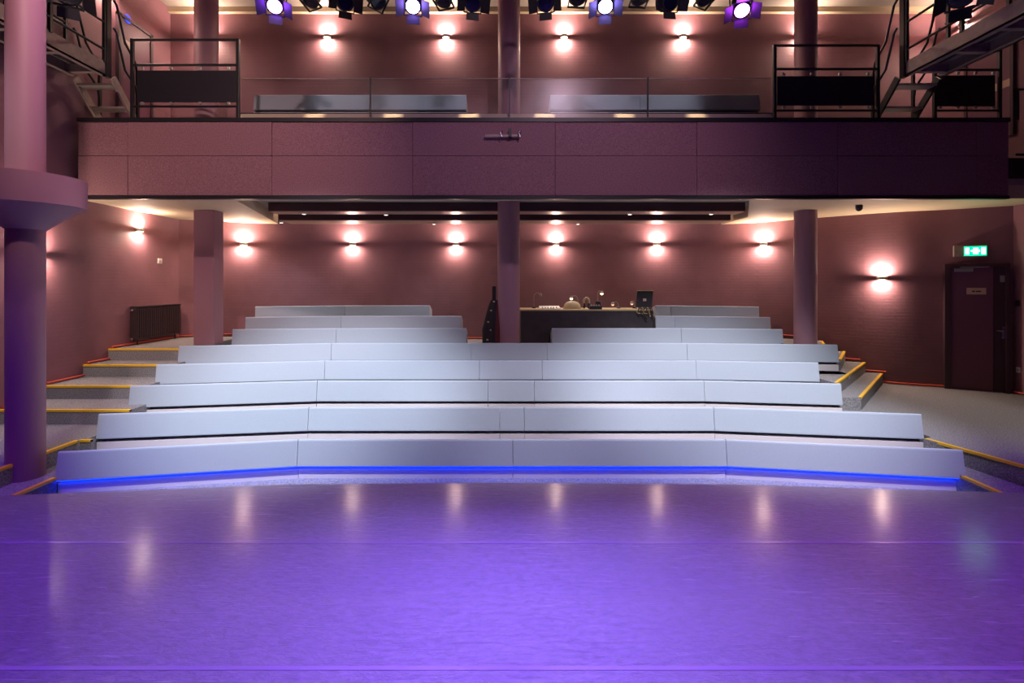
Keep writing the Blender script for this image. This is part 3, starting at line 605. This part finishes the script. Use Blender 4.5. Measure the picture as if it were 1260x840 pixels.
# upper doors
def updoor(X, s, y0, y1, nm, lab):
    D = thing(nm, (X, (y0+y1)/2, BF), lab, kind='structure')
    def b(v0, v1, ya, yb, za, zc): return MB().box(min(X+s*v0, X+s*v1), max(X+s*v0, X+s*v1), ya, yb, za, zc)
    b(0, .06, y0, y0+.05, BF, BF+2.1).build('door_frame', M['frame'], D); b(0, .06, y1-.05, y1, BF, BF+2.1).build('door_frame', M['frame'], D); b(0, .06, y0, y1, BF+2.05, BF+2.1).build('door_frame', M['frame'], D)
    l = b(.01, .04, y0+.05, y1-.05, BF, BF+2.05).build('door_leaf', M['door'], D)
    return D, l, b
D, l, b = updoor(LWX, 1, 8.15, 8.95, 'door_2', 'aubergine door on the balcony at the radiator side wall with a blue round sign')
MB().lathe([(.075, 0), (.075, .008)], (LWX+.04, 8.36, EYE+4.55), (1, 0, 0), 20).build('round_sign', M['bluesign'], l)
b(.04, .048, 8.3, 8.42, EYE+4.05, EYE+4.17).build('notice', M['sign'], l)
D, l, b = updoor(RWX, -1, 8.0, 8.85, 'door_3', 'aubergine door on the upper side wall past the balcony railing')
b(.04, .048, 8.06, 8.32, ZW(108, 8.15), ZW(99, 8.15)).build('notice', M['sign'], l); b(.04, .10, 8.1, 8.6, BF+1.9, BF+1.96).build('door_closer', M['alu'], l)

# ------------------------------------------------------------------ radiator
y0, y1 = F*LWX/(159-VX)*1, F*LWX/(222-VX); y0 = 8.46; y1 = 9.65
z0, z1 = LV[6]+.09, LV[6]+.66
o = thing('radiator', (LWX+.06, (y0+y1)/2, z0), 'dark brown ribbed panel radiator on the side wall at the top of the steps', 'radiator')
MB().rbox(LWX+.03, LWX+.10, y0, y1, z0, z1, .008).build('panel', M['rad'], o)
for k in range(22):
    y = y0+.05+(y1-y0-.1)*k/21; MB().rbox(LWX+.10, LWX+.112, y-.016, y+.016, z0+.03, z1-.03, .003).build('rib', M['rad'], o)
MB().rbox(LWX+.02, LWX+.125, y0+.01, y1-.01, z1, z1+.018, .004).build('top_grille', M['rad'], o)
MB().box(LWX+.015, LWX+.13, y0-.012, y0, z0, z1+.015).build('end_panel', M['rad'], o)
for z in (z0+.03, z1-.05): MB().lathe([(.018, 0), (.022, .03), (.018, .05)], (LWX+.07, y0-.012, z), (0, -1, 0), 10).build('valve', M['chrome'], o)
MB().tube([(LWX+.06, y0+.1, z0), (LWX+.06, y0+.1, LV[6])], .012).build('pipe', M['rad'], o); MB().tube([(LWX+.06, y1-.1, z0), (LWX+.06, y1-.1, LV[6])], .012).build('pipe', M['rad'], o)

# ------------------------------------------------------------------ sound desk and the things on it
d0 = 9.47; dx0, dx1 = XW(641, d0), XW(803, d0); zt = ZW(380.5, d0); zf = LV[5]
o = thing('sound_desk', ((dx0+dx1)/2, 9.55, zf), 'long dark sound desk behind the sixth row beside the middle column', 'desk')
MB().box(dx0, dx1, d0, d0+.03, zf, zt-.03).build('front_panel', M['dark'], o)
MB().box(dx0, dx0+.03, d0+.03, d0+.7, zf, zt-.03).build('side_panel', M['dark'], o); MB().box(dx1-.03, dx1, d0+.03, d0+.62, zf, zt-.03).build('side_panel', M['dark'], o)
MB().rbox(dx0-.01, dx1+.01, d0-.01, d0+.72, zt-.03, zt, .005).build('top', M['beige'], o)
def DX(px, dd=9.7): return XW(px, dd)
def desk_thing(nm, px, lab, cat, dd=9.7): return thing(nm, (DX(px, dd), dd, zt), lab, cat)
dd = 9.75
o = desk_thing('shell_dome', 704, 'low beige domed cover on the sound desk under the lit bulb', 'cover', dd)
MB().lathe([(.175, 0), (.175, .03), (.155, .09), (.105, .135), (.04, .155), (.002, .158)], (DX(704, dd), dd, zt), n=24).build('dome', M['beige'], o)
MB().lathe([(.185, 0), (.185, .012)], (DX(704, dd), dd, zt), n=24).build('rim', M['beige'], o)
def goose(px, py, bpx, lab, lit, dd=9.9, top=None):
    X0 = DX(bpx, dd); X1 = DX(px, dd); z = ZW(py, dd); o = thing('desk_lamp', (X0, dd, zt), lab, 'desk lamp')
    MB().lathe([(.04, 0), (.04, .015), (.012, .03)], (X0, dd, zt), n=14).build('base', M['blackp'], o)
    pts = catmull([(X0, dd, zt+.02), (X0, dd, z-.02), (X0+(X1-X0)*.35, dd, z+.05), (X1, dd, z+.035)], 6)
    MB().tube(pts, .008, 6).build('gooseneck', M['steel'], o)
    MB().lathe([(.012, .05), (.03, .03), (.035, .0)], (X1, dd, z), n=12).build('shade', M['steel'], o)
    MB().lathe([(.002, -.03), (.022, -.018), (.03, .0), (.022, .012)], (X1, dd, z), n=12).build('bulb', M['bulb' if lit == 2 else 'dim' if lit == 1 else 'steel'], o)
goose(703, 367, 711, 'desk lamp with bright warm bulb above the beige dome', 2, 9.98)
goose(740.5, 361, 735.5, 'taller desk lamp with bright warm bulb rising from the black box', 2)
goose(665, 363.5, 657, 'unlit bent desk lamp beside the middle column', 0)
goose(754, 374.5, 761, 'tiny dim desk lamp bent low between the black box and the screen', 1)
goose(777.5, 373.5, 780.5, 'tiny dim desk lamp right next to the black screen', 1)
X = DX(721, 9.72); o = thing('headphones', (X, 9.72, zt), 'dark and beige headphones standing on the sound desk', 'headphones')
MB().tube(catmull([(X-.035, 9.72, zt+.06), (X-.04, 9.72, zt+.16), (X+.01, 9.72, zt+.215), (X+.06, 9.72, zt+.16), (X+.055, 9.72, zt+.06)], 5), .022, 8).build('headband', M['beige'], o)
for q in (-.035, .055): MB().lathe([(.05, -.018), (.06, 0), (.05, .018)], (X+q, 9.72, zt+.062), (1, 0, 0), 16).build('ear_cup', M['cloth'], o)
X0, X1 = DX(725, 9.55), DX(740, 9.55); o = thing('effects_box', ((X0+X1)/2, 9.55, zt), 'small black box with knobs on the sound desk', 'equipment')
MB().rbox(X0, X1, 9.49, 9.62, zt, zt+.065, .006).build('case', M['blackp'], o)
for k in range(4): MB().lathe([(.014, 0), (.011, .025)], (X0+.04+.05*k, 9.55, zt+.065), n=10).build('knob', M['alu'], o)
X = DX(736, 9.72); MBo = thing('small_speaker', (X, 9.75, zt), 'small dark speaker behind the black box on the sound desk', 'speaker')
MB().rbox(X-.05, X+.05, 9.71, 9.8, zt, zt+.15, .012).build('case', M['blackp'], MBo); MB().lathe([(.03, 0), (.034, .004)], (X, 9.71, zt+.08), (0, -1, 0), 14).build('cone', M['dark'], MBo)
# keyboard-like mixer lying along the desk
X0, X1 = DX(664, 9.75), DX(689, 9.75); o = thing('mixing_console', ((X0+X1)/2, 9.75, zt), 'flat pale mixing console on the sound desk next to the dome', 'mixing console')
MB().poly([(X0, 9.6, zt), (X1, 9.6, zt), (X1, 9.95, zt), (X0, 9.95, zt), (X0, 9.6, zt+.015), (X1, 9.6, zt+.015), (X1, 9.95, zt+.05), (X0, 9.95, zt+.05)], [(0,3,2,1), (4,5,6,7), (0,1,5,4), (1,2,6,5), (2,3,7,6), (3,0,4,7)]).build('case', M['white'], o)
for k in range(6): MB().box(X0+.04+.055*k, X0+.06+.055*k, 9.64, 9.68, zt+.018, zt+.035).build('fader', M['blackp'], o)
# screen
dd = 9.62; xa, xb = XW(784, dd), XW(803.5, dd); o = thing('monitor', ((xa+xb)/2, dd, zt), 'black screen seen from behind with a pale square emblem at the desk end', 'monitor')
sh = .022; z0, z1 = ZW(379, dd), ZW(358, dd)
vs = [(xa-sh, dd, z0), (xb-sh, dd, z0), (xb+sh, dd+.06, z1), (xa+sh, dd+.06, z1)]
MB().poly(vs+[(x, y+.03, z) for x, y, z in vs], [(0,1,2,3), (7,6,5,4), (0,4,5,1), (1,5,6,2), (2,6,7,3), (3,7,4,0)]).build('case', M['blackp'], o)
MB().box(xa+sh, xb+sh, dd+.04, dd+.10, z1, z1+.014).build('top_edge', M['beige'], o)
xc = (xa+xb)/2; MB().rbox(xc-.035, xc+.03, dd+.012, dd+.03, (z0+z1)/2-.03, (z0+z1)/2+.02, .006).build('emblem', M['sign'], o)
MB().box(xc-.08, xc+.05, dd-.03, dd+.12, zt, zt+.012).build('foot', M['blackp'], o)
o = thing('cable_bundle', (XW(796, 9.45), 9.45, zt), 'tangle of dark and brass cables hanging off the desk end below the screen', 'cables')
for k in range(9):
    a = XW(783+2.1*k, 9.46); z = zt+.01
    pts = catmull([(a, 9.53, z), (a+.02, 9.44, z+.02), (a+random.uniform(-.03, .08), 9.43, z-.07-.02*random.random()), (min(a+random.uniform(.02, .16), dx1-.01), 9.44, z-random.uniform(.08, .2)), (min(a+random.uniform(.05, .18), dx1+.01), 9.45, z-random.uniform(.02, .26))], 5)
    MB().tube(pts, .009, 6).build('cable', M['brass' if k % 3 == 0 else 'blackp'], o)

# dark draped stand half hidden by the middle column
dd = 8.95; o = thing('draped_stand', (XW(606, dd), dd, LV[5]), 'tall dark stand draped in black and maroon cloth behind the middle column', 'stand')
zz = lambda py: ZW(py, dd)
xa = XW(606, dd)+.08
def ringy(z, rx, ry): return [(xa+rx*(1+.10*math.sin(5*q+z*3))*math.cos(q), dd+ry*(1+.12*math.sin(6*q))*math.sin(q), z) for q in (2*math.pi*k/28 for k in range(28))]
MB().loft([ringy(LV[5], .27, .20), ringy(zz(405), .25, .19), ringy(zz(388), .19, .16), ringy(zz(376), .14, .12), ringy(zz(369), .10, .09)]).build('black_drape', M['cloth'], o)
MB().loft([[(x+.05, y-.05, z) for x, y, z in ringy(z, r, r*.8)] for z, r in ((LV[5]+.02, .2), (zz(405), .20), (zz(388), .15), (zz(376), .11), (zz(371), .07))]).build('maroon_drape', M['maroon'], o)
MB().rbox(xa-.085, xa-.015, dd-.05, dd+.05, zz(371), zz(352), .01).build('head_block', M['cloth'], o)
for px, py in ((608, 371), (604.5, 382), (601, 396), (604, 406), (600, 418)):
    MB().rbox(XW(px, dd-.25)-.02, XW(px, dd-.25)+.012, dd-.26, dd-.24, ZW(py, dd-.25)-.012, ZW(py, dd-.25)+.014, .005).build('brass_clip', M['brass'], o)

# warm little spots over the balcony kerb
for px in (387, 483, 577, 670, 768, 857):
    X = XW(px, 7.45); o = thing('kerb_spot', (X, 7.35, UC-.12), 'small recessed ceiling spot above the balcony edge', 'downlight', 'ceiling spots above the balcony edge')
    MB().lathe([(.05, 0), (.06, -.02), (.055, -.12), (.045, -.12)], (X, 7.3, UC), n=14).build('ring', M['white'], o)
    MB().lathe([(.001, -.118), (.045, -.119)], (X, 7.3, UC), n=14).build('lens', M['dot'], o)
    spot((X, 7.30, UC-.13), (X, 7.44, BF+.1), 420, (1, .74, .5), 8, 1, .03)
    spot((X, 7.3, UC-.14), (X, 8.9, BF+.8), 42, (.95, .93, 1), 34, .9, .03)

for ob in bpy.data.objects:
    if '_o' in ob: del ob['_o']
